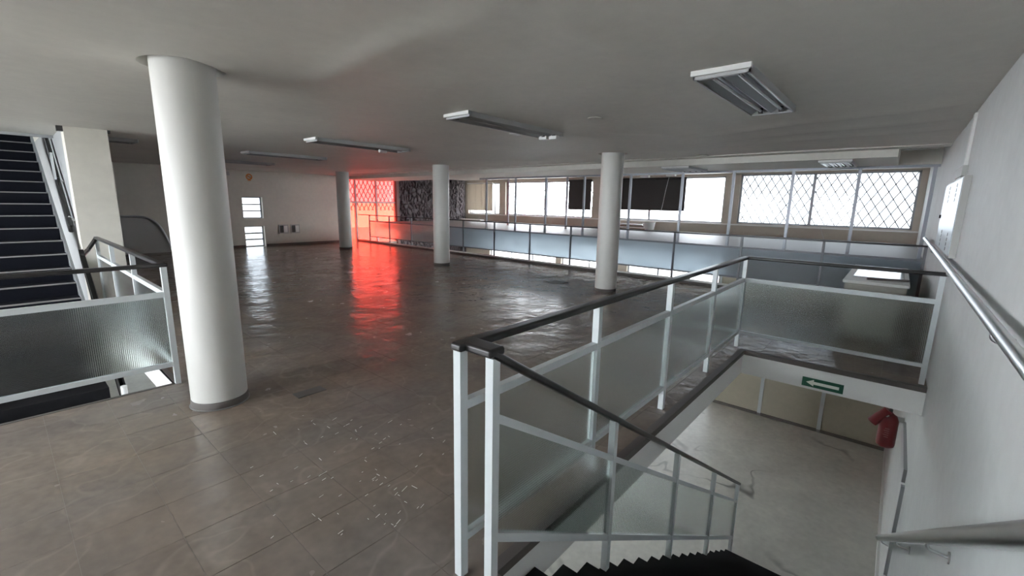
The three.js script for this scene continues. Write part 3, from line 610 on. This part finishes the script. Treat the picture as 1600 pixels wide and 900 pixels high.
// ---------------------------------------------------------------- left stair opening
{
  const t = thing('corner_guardrail', 'corner guardrail with frosted glass round the stair opening on the left', 'railing', [0.4, 0, VF]);
  const P = 0.021, vs = [VF, 6.1, 7.35, 8.49];
  vs.forEach((v) => part(t, 'post', bx(UL - P, UL + P, 0.001, HR - 0.03, v - P, v + P), M.rail));
  part(t, 'post', bx(-1.3 - P, -1.3 + P, 0.001, HR - 0.03, VF - P, VF + P), M.rail);
  part(t, 'handrail', [bar([-1.32, HR - 0.014, VF], [UL + 0.03, HR - 0.014, VF], 0.056, 0.034, 0.012), bar([UL, HR - 0.014, VF - 0.028], [UL, HR - 0.014, 8.5], 0.056, 0.034, 0.012),
    bar([UL, HR - 0.014, 8.48], [0.80, 0.93, 8.42], 0.056, 0.034, 0.012), bar([0.80, 0.93, 8.43], [0.715, 0.88, 8.2], 0.056, 0.034, 0.012)], M.black);
  part(t, 'mid_rail', bx(-1.3 + P, UL - P, 0.805, 0.85, VF - 0.018, VF + 0.018), M.rail);
  part(t, 'bottom_rail', bx(-1.3 + P, UL - P, 0.17, 0.21, VF - 0.018, VF + 0.018), M.rail);
  part(t, 'glass_panel', bx(-1.3 + P, UL - P, 0.21, 0.805, VF - glassT / 2, VF + glassT / 2), M.wired);
  for (let k = 0; k < 3; k++) {
    part(t, 'mid_rail', bx(UL - 0.018, UL + 0.018, 0.805, 0.85, vs[k] + P, vs[k + 1] - P), M.rail);
    part(t, 'bottom_rail', bx(UL - 0.018, UL + 0.018, 0.17, 0.21, vs[k] + P, vs[k + 1] - P), M.rail);
    part(t, 'glass_panel', bx(UL - glassT / 2, UL + glassT / 2, 0.21, 0.805, vs[k] + P, vs[k + 1] - P), M.wired);
  }
}
{
  const t = thing('upward_stair', 'dark stair with pale nosings rising to the next storey on the left', 'stair', [-0.3, 0, 8]);
  const V0 = 7.75, R = 0.17, T = 0.28;
  for (let k = 0; k < 17; k++) {
    const v = V0 + k * T, y = R * (k + 1), lo = Math.max(0.001, y - 0.36);
    const s = part(t, 'step', bx(-1.28, 0.62, lo, y, v, v + T + 0.02), M.navy);
    part(s, 'nosing', bx(-1.28, 0.62, y - 0.012, y + 0.004, v - 0.012, v + 0.02), M.nosing, 'pale nosing strip');
  }
  part(t, 'stringer', prism('vy', [[V0 - 0.2, 0.001], [V0 - 0.2, 0.08], [V0 + 17 * T - 0.1, 0.11 + 17 * R], [V0 + 17 * T - 0.1, 17 * R - 0.45], [V0 + 0.4, 0.001]], 0.622, 0.65), M.stringer);
}
{
  const t = thing('stair_wall_rail', 'dark handrail on brackets above the upward stair', 'handrail', [0.72, 1.2, 9.2]);
  part(t, 'handrail', bar([0.735, 1.17, 9.25], [0.735, 2.60, 10.85], 0.06, 0.15, 0.02), M.black);
  for (const v of [9.35, 10.0]) part(t, 'bracket', bar([0.73, 1.21 + (v - 9.14) * 0.876 - 0.04, v], [0.80, 1.21 + (v - 9.14) * 0.876 - 0.1, v], 0.03, 0.03), M.steel);
  part(t, 'support', bx(0.69, 0.72, 1.9, 2.3, 9.9, 9.93), M.rail);
}
{
  const t = thing('lower_flight', 'dark lower stair flight under the left guardrail', 'stair', [-0.3, LOW, 5]);
  for (let k = 0; k < 17; k++) { const v = 7.485 - k * 0.27, y = -0.17 * (k + 1), lo = Math.max(LOW, y - 0.3); part(t, 'step', bx(-1.28, 0.62, lo, y, v - 0.27 - 0.02, v), M.rubber); }
  part(t, 'stringer', prism('vy', [[8.2, 0.80], [8.28, 0.95], [7.9, 0.62], [6.6, -0.5], [3.0, -3.0], [2.6, -3.0], [6.5, -0.68], [7.75, 0.36]], 0.69, 0.74), M.black);
  part(t, 'riser', bx(-1.29, 0.66, -0.3, 0.003, 7.485, 7.5), M.rubber);
  part(t, 'newel', rod([0.6, LOW, 5.35], [0.6, -0.1, 5.35], 0.025), M.white, 'thin white post');
}
// curved panel with tube edge at the cream wall
{
  const t = thing('curved_screen', 'grey side screen with a curved metal tube edge against the cream wall', 'screen', [2.6, 0, 16.8]);
  const s = new THREE.Shape(); s.moveTo(1.4, 0.001); s.lineTo(1.4, 1.09); s.lineTo(2.7, 1.09); s.bezierCurveTo(3.25, 1.08, 3.28, 0.75, 3.5, 0.02); s.lineTo(3.5, 0.001); s.closePath();
  const g = new THREE.ExtrudeGeometry(s, { depth: 0.03, bevelEnabled: false, curveSegments: 20 }); g.translate(0, 0, -16.83); part(t, 'panel', metreUV(g), M.greyBox);
  const c = []; for (let k = 0; k <= 12; k++) { const p = new THREE.CubicBezierCurve(new THREE.Vector2(2.7, 1.09), new THREE.Vector2(3.25, 1.08), new THREE.Vector2(3.28, 0.75), new THREE.Vector2(3.5, 0.02)).getPoint(k / 12); c.push([p.x, p.y, 16.80]); }
  part(t, 'tube_edge', tube([[1.4, 1.09, 16.8], [2.0, 1.09, 16.8], ...c], 0.032, 60, 10), M.alu);
}
// wall plates and signs on the cream wall
for (const [a, b, label] of [[6.71, 7.04, 'dark framed outlet box on the cream wall, left of the pair'], [7.13, 7.45, 'dark framed outlet box on the cream wall, right of the pair']]) {
  const t = thing('outlet_box', label, 'outlet box', [(a + b) / 2, 0.42, VL - 0.03], 'outlet boxes on the cream wall');
  part(t, 'frame', bx(a, b, 0.425, 0.75, VL - 0.035, VL), M.greyBox);
  part(t, 'recess', bx(a + 0.03, a + 0.15, 0.46, 0.715, VL - 0.038, VL - 0.03), M.holder);
  part(t, 'cover', bx(a + 0.16, b - 0.04, 0.47, 0.70, VL - 0.045, VL - 0.03), M.white);
}
{
  const t = thing('no_smoking_sign', 'small orange no-smoking sign high on the cream wall', 'sign', [5.88, 2.25, VL - 0.01]);
  const ring = new THREE.TorusGeometry(0.085, 0.018, 8, 28); ring.scale(1, 1, 0.3); ring.translate(5.88, 2.385, -(VL - 0.008)); part(t, 'ring', ring, M.orange);
  part(t, 'bar', bar([5.82, 2.445, VL - 0.008], [5.94, 2.325, VL - 0.008], 0.006, 0.026), M.orange);
  part(t, 'cigarette', bx(5.83, 5.93, 2.375, 2.395, VL - 0.006, VL - 0.003), M.band);
  part(t, 'caption', bx(5.83, 5.93, 2.255, 2.28, VL - 0.004, VL), M.orange);
}
one('wall_plate', 'small dark grey plate high on the cream wall beside the large column', 'plate', bx(5.19, 5.29, 2.40, 2.515, VL - 0.02, VL), M.greyBox);

// floor plates and paint flecks
one('floor_plate', 'dark worn floor box cover in front of the large column', 'floor plate', bx(1.50, 1.745, 0.001, 0.005, 3.66, 3.785), M.plate);
one('floor_plate', 'dark floor box cover near the gallery column', 'floor plate', bx(7.63, 7.98, 0.001, 0.006, 5.25, 5.6), M.plate);
{
  const r = rng(41), g = [];
  const clusters = [[1.42, 2.85, 0.36, 0.55, 26], [1.25, 1.98, 0.26, 0.4, 24], [1.1, 2.3, 0.45, 0.6, 16], [1.75, 2.3, 0.3, 0.6, 14], [0.9, 2.4, 0.3, 0.7, 10]];
  for (const [cu, cv, su, sv, n] of clusters) for (let k = 0; k < n; k++) {
    const u = cu + (r() + r() - 1) * su, v = cv + (r() + r() - 1) * sv; if (u > 1.27 && v < 1.22) continue;
    const b = new THREE.BoxGeometry(0.01 + r() * r() * 0.05, 0.0012, 0.0018 + r() * 0.002); b.rotateY(r() < 0.6 ? 0.15 + r() * 0.25 : 1.5 + r() * 0.2); b.translate(u, 0.0012, -v); g.push(b);
  }
  const m = shade(new THREE.Mesh(merge(g), M.chip)); m.name = 'paint_flecks'; m.userData = { kind: 'stuff', label: 'small white paint flecks scattered over the floor tiles', category: 'flecks' }; scene.add(m);
}

renderer.render(scene, camera);
